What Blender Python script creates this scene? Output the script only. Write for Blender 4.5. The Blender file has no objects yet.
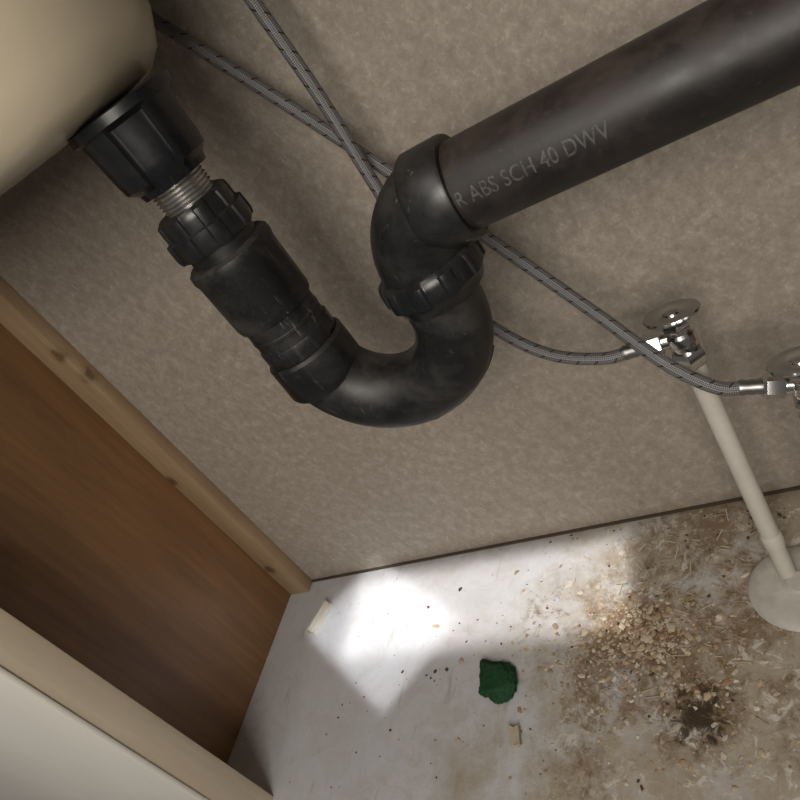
import bpy, bmesh, math, random
from mathutils import Vector, Matrix, noise
random.seed(7)
S = bpy.context.scene
COL = S.collection

# ------------------------------------------------------------ node helper
class NT:
    def __init__(s, name):
        s.m = bpy.data.materials.new(name); s.m.use_nodes = True
        s.t = s.m.node_tree; s.n = s.t.nodes; s.l = s.t.links
        s.b = s.n['Principled BSDF']
    def node(s, typ, ins=None, **kw):
        nd = s.n.new(typ)
        for k, v in kw.items(): setattr(nd, k, v)
        if ins:
            for k, v in ins.items(): s.set(nd.inputs[k], v)
        return nd
    def set(s, sock, v):
        if isinstance(v, bpy.types.NodeSocket): s.l.new(v, sock)
        else: sock.default_value = v
    def math(s, op, a, b=0.0, c=0.0):
        nd = s.n.new('ShaderNodeMath'); nd.operation = op
        s.set(nd.inputs[0], a); s.set(nd.inputs[1], b); s.set(nd.inputs[2], c)
        return nd.outputs[0]
    def pos(s):
        return s.node('ShaderNodeNewGeometry').outputs['Position']
    def mapping(s, vec, scale=(1,1,1), loc=(0,0,0), rot=(0,0,0)):
        nd = s.node('ShaderNodeMapping'); s.l.new(vec, nd.inputs['Vector'])
        nd.inputs['Scale'].default_value = scale; nd.inputs['Location'].default_value = loc; nd.inputs['Rotation'].default_value = rot
        return nd.outputs[0]
    def noise(s, vec, scale, detail=4, rough=.55, dist=0.0):
        nd = s.node('ShaderNodeTexNoise', {'Vector': vec, 'Scale': scale, 'Detail': detail, 'Roughness': rough, 'Distortion': dist})
        return nd.outputs[0]
    def voro(s, vec, scale, out='Distance'):
        nd = s.node('ShaderNodeTexVoronoi', {'Vector': vec, 'Scale': scale}); return nd.outputs[out]
    def ramp(s, fac, stops, interp='LINEAR'):
        nd = s.n.new('ShaderNodeValToRGB'); s.l.new(fac, nd.inputs[0]); cr = nd.color_ramp; cr.interpolation = interp
        while len(cr.elements) < len(stops): cr.elements.new(0.5)
        for e, (p, c) in zip(cr.elements, stops):
            e.position = p
            if not isinstance(c, (tuple, list)): c = (c, c, c)
            e.color = (*c[:3], 1)
        return nd.outputs[0]
    def mix(s, fac, a, b, blend='MIX'):
        nd = s.n.new('ShaderNodeMix'); nd.data_type = 'RGBA'; nd.blend_type = blend
        s.set(nd.inputs[0], fac)
        for i, v in ((6, a), (7, b)):
            if isinstance(v, (tuple, list)): v = (*v[:3], 1)
            s.set(nd.inputs[i], v)
        return nd.outputs[2]
    def bump(s, h, strength=.3, dist=.001):
        nd = s.node('ShaderNodeBump', {'Height': h, 'Strength': strength, 'Distance': dist})
        s.l.new(nd.outputs[0], s.b.inputs['Normal'])
    def base(s, v):
        if isinstance(v, (tuple, list)): v = (*v[:3], 1)
        s.set(s.b.inputs['Base Color'], v)
    def p(s, **kw):
        for k, v in kw.items(): s.set(s.b.inputs[k.replace('_', ' ')], v)
    def blob(s, c, r, soft=1.0):
        """1 at c falling to 0 at radius r (xy)"""
        v = s.mapping(s.pos(), (1, 1, 0), (-c[0], -c[1], 0))
        d = s.node('ShaderNodeVectorMath', operation='LENGTH'); s.l.new(v, d.inputs[0])
        nd = s.node('ShaderNodeMapRange'); s.l.new(d.outputs['Value'], nd.inputs[0])
        nd.inputs[1].default_value = r*(1-soft); nd.inputs[2].default_value = r
        nd.inputs[3].default_value = 1; nd.inputs[4].default_value = 0
        return nd.outputs[0]

# ------------------------------------------------------------ materials
def mat_wall():
    t = NT('vinyl_wallboard'); P = t.pos()
    Pw = t.mapping(P, (1, 1, .85), rot=(0, .5, 0))
    a = t.noise(Pw, 85, 6, .8, .25); b = t.noise(Pw, 7, 3); c = t.noise(P, 380, 2); d = t.noise(Pw, 150, 5, .75, .3)
    col = t.ramp(a, [(.35, (.265, .228, .188)), (.5, (.325, .285, .238)), (.60, (.385, .342, .29)), (.70, (.47, .425, .365))])
    col = t.mix(t.ramp(d, [(.56, 0.0), (.66, .55)]), col, (.54, .49, .42))
    col = t.mix(t.ramp(d, [(.34, .50), (.44, 0.0)]), col, (.205, .172, .138))
    col = t.mix(t.math('MULTIPLY', b, .3), col, (.24, .20, .165))
    col = t.mix(t.ramp(c, [(.60, 0.0), (.73, .35)]), col, (.5, .46, .40))
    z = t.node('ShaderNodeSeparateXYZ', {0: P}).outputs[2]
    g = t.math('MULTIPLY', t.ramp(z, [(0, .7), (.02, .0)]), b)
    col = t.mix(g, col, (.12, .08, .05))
    t.base(col); t.p(Roughness=.55); t.b.inputs['Specular IOR Level'].default_value = .3
    t.bump(a, .08, .0004); return t.m

def mat_wood(name, dark, light, axis='z', rough=.5, sc=1.0, knots=False):
    t = NT(name); P = t.pos()
    s = {'z': (1, 1, .07), 'y': (1, .07, 1), 'x': (.07, 1, 1)}[axis]
    v = t.mapping(P, tuple(x*sc for x in s))
    a = t.noise(v, 45, 6, .6, 1.2); b = t.noise(v, 220, 4, .6); c = t.noise(P, 5*sc, 3)
    f = t.math('ADD', t.math('MULTIPLY', a, .7), t.math('MULTIPLY', b, .3))
    col = t.ramp(f, [(.3, dark), (.7, light)])
    col = t.mix(t.math('MULTIPLY', c, .5), col, tuple(x*.6 for x in dark))
    if knots:
        for k in knots:
            vv = t.mapping(P, (1, 1, .8), tuple(-q*(1, 1, .8)[i] for i, q in enumerate(k)))
            d = t.node('ShaderNodeVectorMath', operation='LENGTH'); t.l.new(vv, d.inputs[0])
            dd = t.math('ADD', d.outputs['Value'], t.math('MULTIPLY', t.math('SUBTRACT', t.noise(P, 150, 3), .5), .012))
            m = t.ramp(dd, [(.003, .85), (.009, 0.0)])
            col = t.mix(m, col, (.07, .03, .012))
    t.base(col); t.p(Roughness=rough); t.bump(f, .2, .0006); return t.m

def mat_floor():
    t = NT('dirty_white_shelf_board'); P = t.pos()
    n1 = t.noise(P, 14, 6, .65, .4); n2 = t.noise(P, 55, 6, .7, .5); n3 = t.noise(P, 160, 3, .6); n4 = t.noise(P, 28, 8, .75, 1.0); n5 = t.noise(P, 90, 6, .75, .8)
    sep = t.node('ShaderNodeSeparateXYZ', {0: P}); x = sep.outputs[0]; y = sep.outputs[1]
    white = t.mix(t.ramp(n4, [(.42, 0.0), (.7, .6)]), (.48, .48, .495), (.38, .37, .35))
    xx = t.math('SUBTRACT', x, t.math('MULTIPLY', t.math('ADD', y, .1), .45))
    tanmask = t.math('ADD', t.ramp(xx, [(.22, 0.0), (.55, .60)]), t.math('MULTIPLY', t.math('SUBTRACT', n1, .5), 1.4))
    tanmask = t.math('ADD', tanmask, t.math('MULTIPLY', t.math('SUBTRACT', n2, .5), .8))
    tanmask = t.math('MULTIPLY', t.ramp(tanmask, [(.12, 0.0), (.60, .92)]), t.ramp(xx, [(.2, .3), (.38, 1.0)]))
    col = t.mix(tanmask, white, t.mix(n4, (.38, .325, .245), (.24, .19, .13)))
    for c, r, w in (((.455, -.145), .125, 1.0), ((.46, -.14), .065, 1.1), ((.505, -.215), .07, 1.0), ((.53, -.03), .11, .9), ((.56, -.13), .09, .75), ((.40, -.25), .07, .5), ((.35,-.10),.05,.35), ((.60,-.22),.08,.75), ((.41,-.19),.06,.6)):
        m = t.math('MULTIPLY', t.blob(c, r), w)
        m = t.math('ADD', m, t.math('MULTIPLY', t.math('SUBTRACT', n4, .5), 2.0))
        m = t.math('ADD', m, t.math('MULTIPLY', t.math('SUBTRACT', n5, .5), 1.5))
        m = t.ramp(m, [(.28, 0.0), (.80, .85)])
        m = t.math('MULTIPLY', m, t.blob(c, r*1.35, .5))
        col = t.mix(m, col, t.mix(n2, (.205, .135, .070), (.10, .062, .032)))
    gate2 = t.math('MULTIPLY', t.ramp(x, [(.3, 0.0), (.4, 1.0)]), t.math('SUBTRACT', 1.0, t.math('MULTIPLY', t.blob((.46, -.14), .07, .6), .7)))
    fl = t.ramp(t.noise(P, 45, 8, .78, .8), [(.56, 0.0), (.60, .85)])
    col = t.mix(t.math('MULTIPLY', fl, gate2), col, (.54, .51, .45))
    fl2 = t.ramp(t.noise(P, 120, 5, .7, .5), [(.58, 0.0), (.63, .6)])
    col = t.mix(t.math('MULTIPLY', fl2, t.ramp(x, [(.26, 0.0), (.42, 1.0)])), col, (.48, .42, .33))
    m = t.math('ADD', t.blob((.503, -.218), .040), t.math('MULTIPLY', t.math('SUBTRACT', n5, .5), 3.2))
    m = t.math('MULTIPLY', t.ramp(m, [(.30, 0.0), (.7, .9)]), t.blob((.503, -.218), .05, .5))
    col = t.mix(m, col, (.030, .020, .012))
    sp = t.ramp(t.voro(P, 75), [(.07, .8), (.12, 0.0)])
    gate = t.ramp(t.noise(P, 30, 2), [(.5, 0.0), (.62, 1.0)])
    col = t.mix(t.math('MULTIPLY', sp, gate), col, (.14, .09, .05))
    sc = t.ramp(t.noise(t.mapping(P, (1, .25, 1), rot=(0, 0, .9)), 60, 4, .6), [(.62, 0.0), (.70, .45)])
    col = t.mix(sc, col, (.28, .25, .205))
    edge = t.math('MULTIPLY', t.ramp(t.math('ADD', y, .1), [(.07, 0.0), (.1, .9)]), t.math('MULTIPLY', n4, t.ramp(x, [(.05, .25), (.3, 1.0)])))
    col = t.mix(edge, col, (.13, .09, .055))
    t.base(col); t.p(Roughness=.45); t.bump(t.math('ADD', n2, t.math('MULTIPLY', tanmask, n3)), .3, .0015); return t.m

def mat_abs(name, c1=(.0062, .0062, .0067), dust=(.066, .061, .056), amt=.33, rough=(.30, .52), spec=.5, scuff=.7):
    t = NT(name); P = t.pos()
    a = t.noise(P, 30, 6, .65, .3); b = t.noise(P, 260, 4, .7); s1 = t.noise(t.mapping(P, (1, 1, .12), rot=(.5, .6, .3)), 260, 5, .75, .3)
    m = t.math('MULTIPLY', t.ramp(a, [(.45, 0.0), (.78, 1.0)]), amt)
    m2 = t.math('MULTIPLY', t.ramp(b, [(.60, 0.0), (.74, .8)]), amt)
    g = t.ramp(t.noise(P, 26, 4), [(.50, 0.0), (.60, 1.0)])
    m3 = t.math('MULTIPLY', t.math('MULTIPLY', t.ramp(s1, [(.60, 0.0), (.68, 1.0)]), g), scuff)
    # dust settles on up-facing surfaces
    nz = t.node('ShaderNodeSeparateXYZ', {0: t.node('ShaderNodeNewGeometry').outputs['Normal']}).outputs[2]
    m4 = t.math('MULTIPLY', t.math('MULTIPLY', t.ramp(nz, [(.5, 0.0), (1.0, .55)]), t.ramp(a, [(.35, .2), (.6, 1.0)])), amt*2)
    col = t.mix(m, c1, dust); col = t.mix(m2, col, dust); col = t.mix(m4, col, tuple(d*1.2 for d in dust)); col = t.mix(m3, col, tuple(d*1.8 for d in dust))
    t.base(col)
    r = t.node('ShaderNodeMapRange', {0: a, 1: .3, 2: .7, 3: rough[0], 4: rough[1]}); t.p(Roughness=r.outputs[0])
    t.b.inputs['Specular IOR Level'].default_value = spec
    t.bump(b, .10, .0003); return t.m

def mat_simple(name, col, rough=.4, metal=0.0, nscale=80, var=.3, bump=.1):
    t = NT(name); P = t.pos(); a = t.noise(P, nscale, 4, .6)
    t.base(t.mix(t.math('MULTIPLY', a, var*2), col, tuple(c*.45 for c in col)))
    t.p(Roughness=rough, Metallic=metal)
    if bump: t.bump(a, bump, .0005)
    return t.m

def mat_print():
    t = NT('faded_pipe_print'); P = t.pos()
    f = t.ramp(t.noise(P, 420, 3, .7), [(.38, .15), (.54, 1.0)]); g = t.ramp(t.noise(P, 60, 2), [(.3, .5), (.55, 1.0)])
    t.base(t.mix(t.math('MULTIPLY', f, g), (.018, .017, .017), (.072, .07, .07))); t.p(Roughness=.55); return t.m

def mat_crumb(name, cols):
    t = NT(name)
    r = t.node('ShaderNodeNewGeometry').outputs['Random Per Island']
    n = len(cols); t.base(t.ramp(r, [(i/(n-1), c) for i, c in enumerate(cols)])); t.p(Roughness=.75); return t.m

def mat_braid():
    t = NT('braided_hose_sleeve')
    uv = t.node('ShaderNodeTexCoord').outputs['UV']
    sp = t.node('ShaderNodeSeparateXYZ', {0: uv}); u, v = sp.outputs[0], sp.outputs[1]
    def st(sgn, nu, nv): return t.math('ADD', t.math('MULTIPLY', u, nu), t.math('MULTIPLY', v, sgn*nv))
    A = t.math('SINE', t.math('MULTIPLY', st(1, 9, 380), 6.2832)); B = t.math('SINE', t.math('MULTIPLY', st(-1, 9, 380), 6.2832))
    h = t.math('MULTIPLY', A, B)
    col = t.ramp(t.math('MULTIPLY_ADD', h, .5, .5), [(.15, (.08, .08, .082)), (.55, (.155, .153, .155)), (.9, (.26, .255, .255))])
    tick = t.math('MULTIPLY', t.math('LESS_THAN', t.math('ABSOLUTE', t.math('SUBTRACT', t.math('FRACT', st(1, 2, 75)), .5)), .06),
                  t.math('LESS_THAN', t.math('FRACT', st(-1, 2, 75)), .5))
    col = t.mix(tick, col, (.035, .018, .016))
    t.base(col); t.p(Roughness=.42, Metallic=.3); t.bump(h, .4, .0005); return t.m

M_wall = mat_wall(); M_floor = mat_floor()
M_panel = mat_wood('brown_veneer_panel', (.14, .070, .027), (.29, .15, .064), 'z', .45)
M_cleat = mat_wood('pine_cleat', (.28, .18, .10), (.46, .335, .205), 'z', .6, 1.0, [(-.006, -.012, .418), (-.010, -.018, .455), (-.03, -.018, .06), (-.036, -.018, .25)])
M_frame = mat_wood('pale_frame_edge', (.54, .45, .33), (.68, .59, .46), 'z', .55)
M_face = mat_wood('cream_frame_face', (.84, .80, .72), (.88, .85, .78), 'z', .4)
M_abs = mat_abs('black_abs_plastic')
M_bend = mat_abs('scuffed_black_abs_plastic', amt=.5, scuff=1.0, rough=(.34, .56))
M_abs_arm = mat_abs('dusty_black_abs_pipe', (.011, .0098, .0095), (.070, .050, .041), .48, (.38, .58), .40, .35)
M_nut = mat_abs('black_abs_nut', (.006, .0065, .0075), (.055, .053, .05), .28, (.25, .42), .5, .5)
M_cap = mat_abs('glossy_black_abs_nut', (.005, .0055, .0065), (.045, .045, .045), .15, (.22, .36), .5, .3)
M_thread = mat_simple('bright_metal_threads', (.62, .60, .57), .28, .9, 160, .6)
M_text = mat_print()
M_basin = mat_simple('cream_sink_basin', (.50, .43, .315), .22, 0, 8, .08, 0)
M_chrome = mat_simple('worn_chrome', (.70, .68, .66), .2, 1.0, 120, .25, .06)
M_steelcrimp = mat_simple('crimped_steel', (.36, .35, .34), .38, 1.0, 150, .3, .1)
M_pvc = mat_simple('white_pvc', (.62, .585, .52), .4, 0, 30, .22, .05)
M_flange = mat_simple('dirty_white_escutcheon', (.60, .57, .51), .45, 0, 70, .45, .2)
M_braid = mat_braid()
M_gap = mat_simple('dark_panel_gap', (.06, .040, .026), .8)
M_counter = mat_simple('particle_board', (.30, .22, .14), .8)
M_green = mat_simple('green_scouring_pad', (.005, .075, .017), .75, 0, 260, .8, .8)
M_crumb = mat_crumb('tan_crumbs', [(.44, .36, .25), (.29, .20, .12), (.54, .49, .39), (.24, .14, .08), (.42, .33, .22)])
M_chip = mat_simple('pale_chip', (.52, .45, .33), .7, 0, 90, .5)
M_crumb_d = mat_crumb('dark_crumbs', [(.05, .03, .018), (.10, .06, .03), (.03, .02, .012)])
M_straw = mat_crumb('straw_fibre', [(.46, .39, .27), (.30, .23, .14), (.52, .46, .36)])
M_clip = mat_simple('pale_plastic_clip', (.58, .55, .48), .45, 0, 60, .2)

# ------------------------------------------------------------ mesh helpers
def empty(name, loc=(0, 0, 0)):
    e = bpy.data.objects.new(name, None); e.empty_display_size = .02; COL.objects.link(e); e.location = loc
    return e
def mkobj(name, bm, mat, parent=None, smooth=True, angle=35):
    me = bpy.data.meshes.new(name)
    bmesh.ops.recalc_face_normals(bm, faces=bm.faces)
    if smooth:
        for f in bm.faces: f.smooth = True
        for e in bm.edges:
            if len(e.link_faces) == 2 and e.calc_face_angle(0) > math.radians(angle): e.smooth = False
    bm.to_mesh(me); bm.free(); me.materials.append(mat)
    o = bpy.data.objects.new(name, me); COL.objects.link(o)
    if parent:
        o.parent = parent; o.matrix_parent_inverse = Matrix.Translation(parent.location).inverted()
    return o
def box(name, lo, hi, mat, parent=None, bev=0.0015):
    bm = bmesh.new(); bmesh.ops.create_cube(bm, size=1)
    for v in bm.verts:
        v.co = Vector([lo[i] + (v.co[i]+.5)*(hi[i]-lo[i]) for i in range(3)])
    if bev: bmesh.ops.bevel(bm, geom=list(bm.edges), offset=bev, segments=2, affect='EDGES', profile=.5)
    return mkobj(name, bm, mat, parent)
def frame_mat(origin, axis, up=None):
    z = Vector(axis).normalized(); ref = Vector(up) if up else (Vector((0, 0, 1)) if abs(z.z) < .9 else Vector((1, 0, 0)))
    x = ref.cross(z).normalized(); y = z.cross(x)
    return Matrix.Translation(origin) @ Matrix((x, y, z)).transposed().to_4x4()
def lathe(name, prof, origin, axis, mat, parent=None, seg=64, mod=None, angle=35):
    bm = bmesh.new(); M = frame_mat(origin, axis); rings = []
    for i, (r, z) in enumerate(prof):
        ring = []
        for k in range(seg):
            th = 2*math.pi*k/seg; rr = r*(mod(th, i, z) if mod else 1)
            ring.append(bm.verts.new(M @ Vector((rr*math.cos(th), rr*math.sin(th), z))))
        rings.append(ring)
    for a, b in zip(rings, rings[1:]):
        for k in range(seg): bm.faces.new((a[k], a[(k+1) % seg], b[(k+1) % seg], b[k]))
    bm.faces.new(rings[0]); bm.faces.new(rings[-1])
    return mkobj(name, bm, mat, parent, angle=angle)
def catmull(pts, n=14):
    P = [Vector(p) for p in pts]; P = [2*P[0]-P[1]] + P + [2*P[-1]-P[-2]]; out = []
    def kn(a, b): return max(1e-6, (b-a).length**.5)
    for i in range(1, len(P)-2):
        p0, p1, p2, p3 = P[i-1:i+3]; t0 = 0; t1 = t0+kn(p0, p1); t2 = t1+kn(p1, p2); t3 = t2+kn(p2, p3)
        for k in range(n):
            t = t1 + (t2-t1)*k/n
            A1 = (t1-t)/(t1-t0)*p0 + (t-t0)/(t1-t0)*p1; A2 = (t2-t)/(t2-t1)*p1 + (t-t1)/(t2-t1)*p2; A3 = (t3-t)/(t3-t2)*p2 + (t-t2)/(t3-t2)*p3
            B1 = (t2-t)/(t2-t0)*A1 + (t-t0)/(t2-t0)*A2; B2 = (t3-t)/(t3-t1)*A2 + (t-t1)/(t3-t1)*A3
            out.append((t2-t)/(t2-t1)*B1 + (t-t1)/(t2-t1)*B2)
    out.append(P[-2]); return out
def sweep(name, path, r, mat, parent=None, seg=32, cap=True):
    bm = bmesh.new(); uvl = bm.loops.layers.uv.new('UVMap'); path = [Vector(p) for p in path]
    N = len(path); tang = [(path[min(i+1, N-1)]-path[max(i-1, 0)]).normalized() for i in range(N)]
    nrm = tang[0].orthogonal().normalized(); rings = []; L = [0]
    for i in range(N):
        if i:
            q = tang[i-1].rotation_difference(tang[i]); nrm = (q @ nrm).normalized(); L.append(L[-1]+(path[i]-path[i-1]).length)
        bn = tang[i].cross(nrm); rr = r(i/(N-1)) if callable(r) else r
        rings.append([bm.verts.new(path[i] + rr*(math.cos(2*math.pi*k/seg)*nrm + math.sin(2*math.pi*k/seg)*bn)) for k in range(seg)])
    for i in range(N-1):
        for k in range(seg):
            f = bm.faces.new((rings[i][k], rings[i][(k+1) % seg], rings[i+1][(k+1) % seg], rings[i+1][k]))
            for lp, (uu, vv) in zip(f.loops, ((k/seg, L[i]), ((k+1)/seg, L[i]), ((k+1)/seg, L[i+1]), (k/seg, L[i+1]))): lp[uvl].uv = (uu, vv)
    if cap: bm.faces.new(rings[0]); bm.faces.new(rings[-1])
    return mkobj(name, bm, mat, parent, angle=50)

# ------------------------------------------------------------ room shell (cabinet interior)
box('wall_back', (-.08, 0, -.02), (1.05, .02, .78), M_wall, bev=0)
box('wall_left', (-.055, -.285, -.02), (-.039, 0, .78), M_panel, bev=0)
box('wall_right', (1.0, -.285, -.02), (1.016, 0, .78), M_panel, bev=0)
box('floor', (-.055, -.300, -.018), (1.016, 0, 0), M_floor, bev=0)
box('trim_1', (-.039, -.018, .0), (-.004, 0, .78), M_cleat, bev=.0012)
box('trim_2', (-.004, -.0025, 0.0), (1.0, 0, .0030), M_gap, bev=0)
fr = empty('cabinet_face_frame', (.0, -.295, 0))
box('stile_a', (-.55, -.322, -.10), (.053, -.285, .78), M_frame, fr, .0015)
box('stile_a_face', (-.55, -.328, -.10), (.055, -.322, .78), M_face, fr, .0020)  # added plate; lighter colour makes the front look more strongly lit than the edge
box('stile_b', (.93, -.305, -.10), (1.03, -.285, .78), M_frame, fr, .0015)
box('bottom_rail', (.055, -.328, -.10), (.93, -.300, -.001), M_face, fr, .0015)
box('top_rail', (.053, -.305, .70), (.93, -.285, .78), M_frame, fr, .0015)
box('countertop', (-.55, -.34, .78), (1.05, .02, .80), M_counter, bev=.002)

# ------------------------------------------------------------ sink basin
def basin():
    bm = bmesh.new(); cx, cy = .262, -.185
    prof = [(.02, .6045), (.08, .6045), (.125, .6050), (.147, .608), (.160, .616), (.170, .632), (.176, .66), (.182, .70), (.185, .778)]
    seg = 96; rings = []
    for (a, z) in prof:
        b = a*.62; ring = []
        for k in range(seg):
            th = 2*math.pi*k/seg; c, s_ = math.cos(th), math.sin(th); e = .8
            ring.append(bm.verts.new((cx + a*math.copysign(abs(c)**e, c), cy + b*math.copysign(abs(s_)**e, s_), z)))
        rings.append(ring)
    for a, b in zip(rings, rings[1:]):
        for k in range(seg): bm.faces.new((a[k], a[(k+1) % seg], b[(k+1) % seg], b[k]))
    bm.faces.new(rings[0])
    mkobj('sink_basin', bm, M_basin, angle=80)
basin()

# ------------------------------------------------------------ P-trap
TX, TY, RX, AZ = .391, -.178, .4965, .481
trap = empty('p_trap_drain', (TX, TY, .5))
def lug(n, amp, sharp=4):
    return lambda th, i, z: 1 + amp*(max(0, math.cos(n*th))**(1/sharp) if math.cos(n*th) > 0 else 0)
UP = (0, 0, 1)
def vpart(name, prof, x=TX, mat=M_abs, mod=None, seg=96): return lathe(name, prof, (x, TY, 0), UP, mat, trap, seg, mod)
def capmod(th, i, z):
    if i < 4: return 1
    w = 1 if 5 <= i <= 8 else .3
    q = max(0, min(1, (math.cos(4*th+.7)+.15)*4.0)); q = q*q*(3-2*q)
    return 1 + .115*w*q
vpart('tailpiece_nut', [(.012, .6048), (.0315, .6048), (.0328, .6040), (.0328, .5990), (.0300, .5975), (.0276, .5960), (.0270, .590), (.0264, .573), (.0256, .566), (.0224, .5620), (.0214, .558), (.012, .558)], TX+.003, M_cap, capmod, 160)
thr = [(.012, .561)]; z = .561
while z > .538:
    thr += [(.0158, z), (.0171, z-.0008), (.0158, z-.0016)]; z -= .0024
thr.append((.012, z)); vpart('threaded_tailpiece', thr, TX+.002, M_thread)
ring = lug(8, .06)
vpart('slip_nut', [(.016, .544), (.0215, .544), (.0230, .542), (.0234, .538), (.0234, .532), (.0258, .531), (.0262, .521), (.0252, .518), (.016, .518)], TX, M_nut, lambda th, i, z: ring(th, i, z) if 2 <= i <= 7 else 1, 160)
vpart('slip_nut_collar', [(.014, .52), (.0225, .52), (.0225, .505), (.014, .505)])
vpart('coupling_body', [(.02, .511), (.0262, .511), (.0285, .509), (.0290, .505), (.0280, .501), (.0276, .4660), (.0268, .463), (.0248, .462), (.0248, .4540), (.0252, .4535), (.0252, .4515), (.0248, .451), (.0248, .42), (.02, .42)], mat=M_bend)
fin = lug(14, .015)
vpart('coupling_grip_ring', [(.02, .4445), (.0254, .4445), (.0257, .4435), (.0257, .434), (.0250, .433), (.02, .433)], TX, M_abs, lambda th, i, z: fin(th, i, z))
vpart('trap_inlet_hub', [(.02, .433), (.0268, .433), (.0284, .431), (.0288, .407), (.0278, .405), (.02, .405)])
BX = .4930; BR = (BX-TX)/2; BZ = .4235; cx = (BX+TX)/2
path = [(TX, TY, .432)] + [(cx - BR*math.cos(a), TY, BZ - BR*math.sin(a)) for a in [math.pi*i/60 for i in range(61)]] + [(RX-.002, TY, .436)]
sweep('u_bend', path, lambda t: .0258-.0024*t, M_bend, trap, 64)
lathe('clean_out_nub', [(.002, 0), (.004, 0), (.004, .006), (.002, .0065)], (cx, TY, BZ-BR-.0248-.003), UP, M_abs, trap, 16)
sweep('u_bend_seam', [(cx - (BR+.0248-.001*a/math.pi)*math.cos(a), TY, BZ - (BR+.0248-.001*a/math.pi)*math.sin(a)) for a in [math.pi*i/60 for i in range(8, 50)]], .0007, M_abs, trap, 8)
lug12 = lug(10, .045)
vpart('union_nut', [(.02, .453), (.0280, .453), (.0300, .451), (.0310, .447), (.0312, .4385), (.0290, .4355), (.0270, .430), (.02, .430)], RX, M_nut, lambda th, i, z: lug12(th, i, z) if 2 <= i <= 4 else 1, 160)
ER = .033
el = [(RX, TY, .44)] + [(RX+ER-ER*math.cos(a), TY, AZ-ER+ER*math.sin(a)) for a in [math.pi/2*i/24 for i in range(25)]] + [(RX+ER+.008, TY, AZ)]
sweep('elbow_body', el, .0268, M_abs, trap, 64)
HX = RX-.505
lathe('elbow_hub', [(.024, HX+.522), (.0272, HX+.522), (.0284, HX+.524), (.0286, HX+.545), (.0276, HX+.547), (.024, HX+.547)], (0, TY, AZ), (1, 0, 0), M_abs, trap, 64)
arm = lathe('trap_arm_pipe', [(.02, .53), (.0238, .53), (.0238, 1.0), (.02, 1.0)], (0, TY, AZ), (1, 0, 0), M_abs_arm, trap, 96)
cu = bpy.data.curves.new('txt', 'FONT'); cu.body = 'R ABS SCH 40 DWV'; cu.size = .0115; cu.resolution_u = 3; cu.offset = .00008
to = bpy.data.objects.new('txt', cu); COL.objects.link(to); bpy.context.view_layer.update()
me = bpy.data.meshes.new_from_object(to.evaluated_get(bpy.context.evaluated_depsgraph_get())); bpy.data.objects.remove(to)
bt = bmesh.new(); bt.from_mesh(me); bmesh.ops.triangulate(bt, faces=bt.faces)
bmesh.ops.subdivide_edges(bt, edges=[e for e in bt.edges if e.calc_length() > .002], cuts=3)
bmesh.ops.triangulate(bt, faces=bt.faces); bt.to_mesh(me); bt.free()
xs = [v.co.x for v in me.vertices]; W = max(xs)-min(xs); sx = .077/W
for v in me.vertices:
    th = math.radians(-4) + v.co.y/.0238; R = .02402
    v.co = Vector((.5395 + v.co.x*sx, TY - R*math.cos(th), AZ + R*math.sin(th)))
me.materials.clear(); me.materials.append(M_text); me.name = 'pipe_marking'
o = bpy.data.objects.new('pipe_marking', me); COL.objects.link(o); o.parent = trap; o.matrix_parent_inverse = Matrix.Translation(trap.location).inverted()

# ------------------------------------------------------------ valves + risers
def hexm(th, i, z):
    a = (th % (math.pi/3)) - math.pi/6
    return math.cos(math.pi/6)/math.cos(a)
def valve(base, ztop, name='shutoff_valve', hose_dir=(-1, 0, -.15)):
    x, y = base; e = empty(name, (x, y, ztop))
    L = lambda n, p, m, mod=None, o=(x, y, ztop), ax=UP, seg=48: lathe(n, p, o, ax, m, e, seg, mod, 30)
    L('compression_nut', [(.007, -.024), (.0115, -.024), (.0124, -.022), (.0124, -.012), (.0115, -.010), (.007, -.010)], M_chrome, hexm)
    L('body', [(.006, -.011), (.0090, -.011), (.0090, -.005), (.0104, -.003), (.0104, .004), (.0086, .006), (.0086, .008), (.005, .008)], M_chrome)
    L('packing_nut', [(.005, .0075), (.0092, .0075), (.0098, .0085), (.0098, .0125), (.0088, .0135), (.004, .0135)], M_chrome, hexm)
    L('stem', [(.002, .013), (.0035, .013), (.0035, .020), (.002, .020)], M_chrome)
    oval = lambda th, i, z: (1/math.sqrt(math.cos(th)**2/.46 + math.sin(th)**2/1.0))*(1 + .012*math.cos(16*th)*(1 if i in (3, 4) else 0)) if 1 < i < 7 else 1
    L('handle', [(.003, .0165), (.007, .0165), (.0165, .0178), (.0188, .0190), (.0194, .0206), (.0186, .0216), (.0165, .0216), (.0068, .0210), (.0058, .0214), (.0050, .0226), (.003, .0230)], M_chrome, oval, seg=96)
    d = Vector(hose_dir).normalized(); o0 = Vector((x, y, ztop))
    lathe('outlet', [(.004, .006), (.0065, .006), (.0065, .014), (.004, .014)], o0, d, M_chrome, e, 32)
    lathe('coupling_nut', [(.004, .013), (.0082, .013), (.0088, .014), (.0088, .024), (.0072, .026), (.004, .026)], o0, d, M_chrome, e, 48, hexm, 30)
    lathe('crimp_ferrule', [(.003, .025), (.0050, .025), (.0055, .027), (.0050, .029), (.0055, .032), (.0050, .035), (.0056, .038), (.0053, .040), (.003, .040)], o0, d, M_steelcrimp, e, 32)
    return o0 + d*.038, d, e
V1, d1, e1 = valve((.592, -.100), .290, hose_dir=(-1, 0, .02))
V2, d2, e2 = valve((.655, -.130), .246, hose_dir=(-1, .0, .30))
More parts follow.
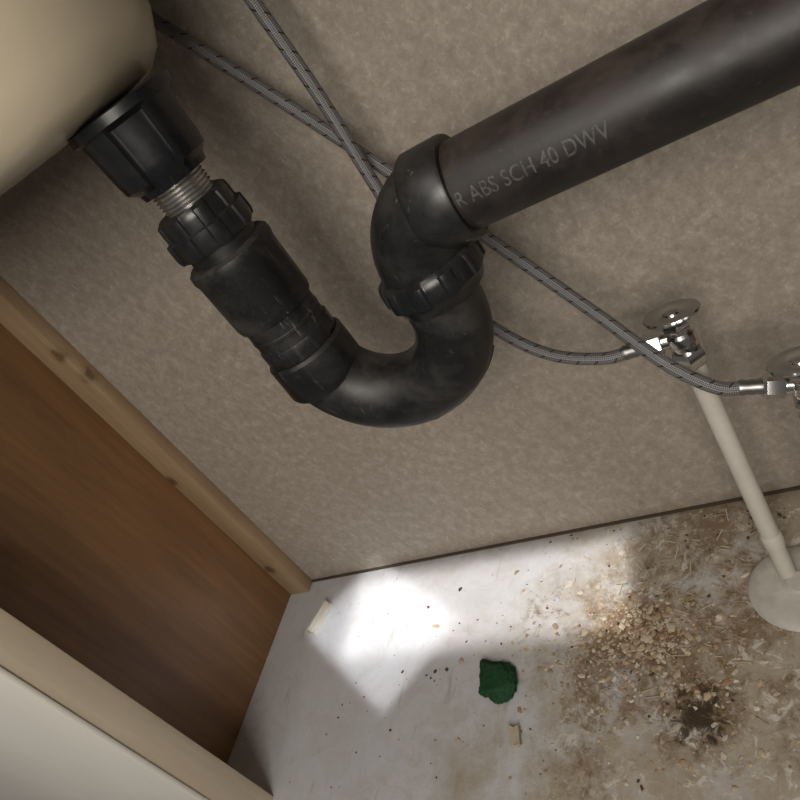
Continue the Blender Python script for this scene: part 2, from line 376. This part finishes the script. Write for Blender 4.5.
def riser(x, y, ztop, fo=(0, 0)):
    e = empty('supply_riser_pipe', (x, y, 0))
    lathe('pipe', [(.005, 0.0), (.0076, 0.0), (.0076, ztop-.014), (.005, ztop-.014)], (x, y, 0), UP, M_pvc, e, 40)
    lathe('sleeve', [(.005, .05), (.0085, .05), (.0088, .052), (.0088, .064), (.0076, .067), (.005, .067)], (x, y, 0), UP, M_pvc, e, 40)
    lathe('escutcheon', [(.006, .0006), (.043, .0006), (.0435, .002), (.0405, .0045), (.032, .0065), (.020, .0080), (.0125, .0090), (.0100, .011), (.006, .011)], (x+fo[0], y+fo[1], 0), UP, M_flange, e, 64)
riser(.592, -.100, .290, (.008, -.012)); riser(.655, -.130, .246, (.038, .0))

# ------------------------------------------------------------ braided hoses
A = [(.290, -.04, .77), (.312, -.04, .71), (.352, -.04, .642), (.431, -.042, .4965), (.489, -.060, .403), (.544, -.085, .319), (.583, -.122, .282), tuple(V2 + d2*.012), tuple(V2 - d2*.002)]
B = [(.425, -.06, .77), (.433, -.06, .69), (.437, -.06, .608), (.440, -.06, .537), (.440, -.062, .470), (.443, -.066, .39), (.4625, -.072, .3355), (.500, -.090, .303), tuple(V1 + d1*.014), tuple(V1 - d1*.002)]
for pts in (A, B): sweep('braided_supply_hose', catmull(pts, 30), .0047, M_braid, None, 24)

# ------------------------------------------------------------ things on the shelf
def pad():
    bm = bmesh.new(); bmesh.ops.create_icosphere(bm, subdivisions=6, radius=1)
    for v in bm.verts:
        p = v.co.copy(); n = noise.noise(p*1.3+Vector((7, 1, 2)))*.30 + noise.noise(p*3.2)*.13 + noise.noise(p*22)*.05 + noise.noise(p*50)*.06
        q = Vector((math.copysign(abs(p.x)**.8, p.x), math.copysign(abs(p.y)**.8, p.y), p.z))*(1+n)
        v.co = Vector((.312+q.x*.0200-q.y*.004, -.176+q.y*.0215, max(.0, .005+q.z*.0070)))
    return mkobj('green_scouring_pad', bm, M_green, angle=180)
pad()
def clip():
    bm = bmesh.new()
    pr = [(-.010, 0), (.010, 0), (.010, .004), (.004, .0045), (.003, .011), (-.001, .011), (-.002, .0045), (-.010, .004)]
    a = [bm.verts.new((px, -.022, pz)) for px, pz in pr]; b = [bm.verts.new((px, .022, pz)) for px, pz in pr]
    for k in range(8): bm.faces.new((a[k], a[(k+1) % 8], b[(k+1) % 8], b[k]))
    bm.faces.new(a); bm.faces.new(b)
    bmesh.ops.transform(bm, matrix=Matrix.Translation((.034, -.066, 0.0002)) @ Matrix.Rotation(math.radians(-18), 4, 'Z'), verts=bm.verts)
    mkobj('plastic_shelf_clip', bm, M_clip)
clip()
def chip():
    bm = bmesh.new(); bmesh.ops.create_cube(bm, size=1); bmesh.ops.subdivide_edges(bm, edges=bm.edges, cuts=3)
    for v in bm.verts:
        n = noise.noise(v.co*3)*.3; v.co = Vector((v.co.x*.010*(1+n), v.co.y*.017*(1+n), max(0, (v.co.z+.5)*.006*(1+n))))
    bmesh.ops.transform(bm, matrix=Matrix.Translation((.338, -.233, .0002)) @ Matrix.Rotation(.2, 4, 'Z'), verts=bm.verts)
    mkobj('wood_chip', bm, M_chip, angle=50)
chip()
def crumbs(name, mat, n, cents, smin, smax):
    bm = bmesh.new()
    for _ in range(n):
        c, sd = random.choice(cents)
        x = random.gauss(c[0], sd[0]); y = random.gauss(c[1], sd[1])
        if not (-.02 < x < .9 and -.28 < y < -.006): continue
        s = random.uniform(smin, smax)*random.choice((.5, .6, .8, 1, 1.2))
        M = Matrix.Translation((x, y, s*.12)) @ Matrix.Rotation(random.uniform(0, 6.28), 4, 'Z') @ Matrix.Rotation(random.uniform(-.2, .2), 4, 'X') @ Matrix.Diagonal((s*random.uniform(.7, 2.0), s, s*.35, 1))
        r = bmesh.ops.create_icosphere(bm, subdivisions=1, radius=.5, matrix=M)
        for v in r['verts']: v.co += Vector((random.uniform(-1, 1), random.uniform(-1, 1), random.uniform(-.3, .3)))*s*.2; v.co.z = max(v.co.z, .0001)
    mkobj(name, bm, mat, smooth=False)
crumbs('crumb_debris', M_crumb, 1150, [((.450, -.132), (.028, .022)), ((.465, -.15), (.028, .026)), ((.450, -.145), (.022, .018)), ((.43, -.14), (.08, .06)), ((.48, -.19), (.07, .05))], .0014, .0052)
crumbs('dirt_debris', M_crumb_d, 260, [((.503, -.218), (.016, .010)), ((.46, -.15), (.06, .05)), ((.46, -.15), (.028, .026)), ((.40, -.12), (.12, .06)), ((.25, -.15), (.12, .07)), ((.5, -.03), (.06, .015))], .001, .0034)
def straws():
    bm = bmesh.new()
    for _ in range(130):
        x = random.gauss(.50, .045); y = random.gauss(-.09, .05)
        if not (-.28 < y < -.01): continue
        l = random.uniform(.005, .016); w = random.uniform(.0004, .0010); a = random.uniform(0, 3.14)
        M = Matrix.Translation((x, y, .0012)) @ Matrix.Rotation(a, 4, 'Z') @ Matrix.Rotation(random.uniform(-.06, .06), 4, 'Y') @ Matrix.Diagonal((l, w, w, 1))
        bmesh.ops.create_cube(bm, size=1, matrix=M)
    mkobj('straw_debris', bm, M_straw, smooth=False)
straws()

# ------------------------------------------------------------ lights
def aim(o, tgt):
    d = (Vector(tgt)-o.location).normalized(); o.rotation_euler = d.to_track_quat('-Z', 'Y').to_euler()
def area(name, loc, tgt, size, power, col):
    l = bpy.data.lights.new(name, 'AREA'); l.size = size; l.energy = power; l.color = col
    o = bpy.data.objects.new(name, l); COL.objects.link(o); o.location = loc; aim(o, tgt); return o
def beam(name, centre, e, length_e, run, back, dist, power, col, spread=2.0):
    back = Vector(back).normalized(); z = back; x = Vector((e[0], e[1], 0)).normalized(); y = z.cross(x).normalized()
    l = bpy.data.lights.new(name, 'AREA'); l.shape = 'RECTANGLE'; l.size = length_e; l.size_y = run*abs(back.z); l.energy = power; l.color = col; l.spread = math.radians(spread)
    o = bpy.data.objects.new(name, l); COL.objects.link(o)
    o.matrix_world = Matrix.Translation(Vector(centre)+back*dist) @ Matrix((x, y, z)).transposed().to_4x4(); return o
area('room_light', (.72, -1.10, .85), (.50, 0, .25), .45, 9.3, (1, .93, .84))
area('ceiling_light', (.3, -1.3, 1.9), (.45, -.2, .3), .6, 6, (1, .96, .90))
e1v = Vector((.80, -.60, 0)); e2v = Vector((.60, .80, 0))
c1 = Vector((.026, -.088, 0)) + e1v*.090 + e2v*.066
beam('added_patch_beam', c1, e2v, .132, .186, (.8*.9, -.6*.9, 1.0), .95, .070, (.92, .96, 1), 1.7)  # added narrow beam, shaped to cast the diamond patch of light on the floor
beam('added_band_beam', (.250, -.074, 0), (1, 0), .36, .11, (.05, -.9, 1.0), .95, .150, (1, .98, .95), 2.2)  # second added beam, lays the bright band on the floor by the back wall
w = bpy.data.worlds.new('world'); S.world = w; w.use_nodes = True
bg = w.node_tree.nodes['Background']; bg.inputs[0].default_value = (.9, .87, .84, 1); bg.inputs[1].default_value = .12

# ------------------------------------------------------------ camera
Xc = Vector((.8209, .2765, .4998)); Zc = Vector((-.5266, .6975, .4859)).normalized()
Xc = (Xc - Xc.dot(Zc)*Zc).normalized(); Yc = Zc.cross(Xc)
R = Matrix((Xc, Yc, Zc))
cam = bpy.data.cameras.new('camera'); cam.sensor_width = 36; cam.lens = 705/800*36; cam.clip_start = .01
co = bpy.data.objects.new('camera', cam); COL.objects.link(co)
co.matrix_world = Matrix.Translation((.6626, -.5198, .5977)) @ R.to_4x4()
S.camera = co
S.view_settings.view_transform = 'Standard'
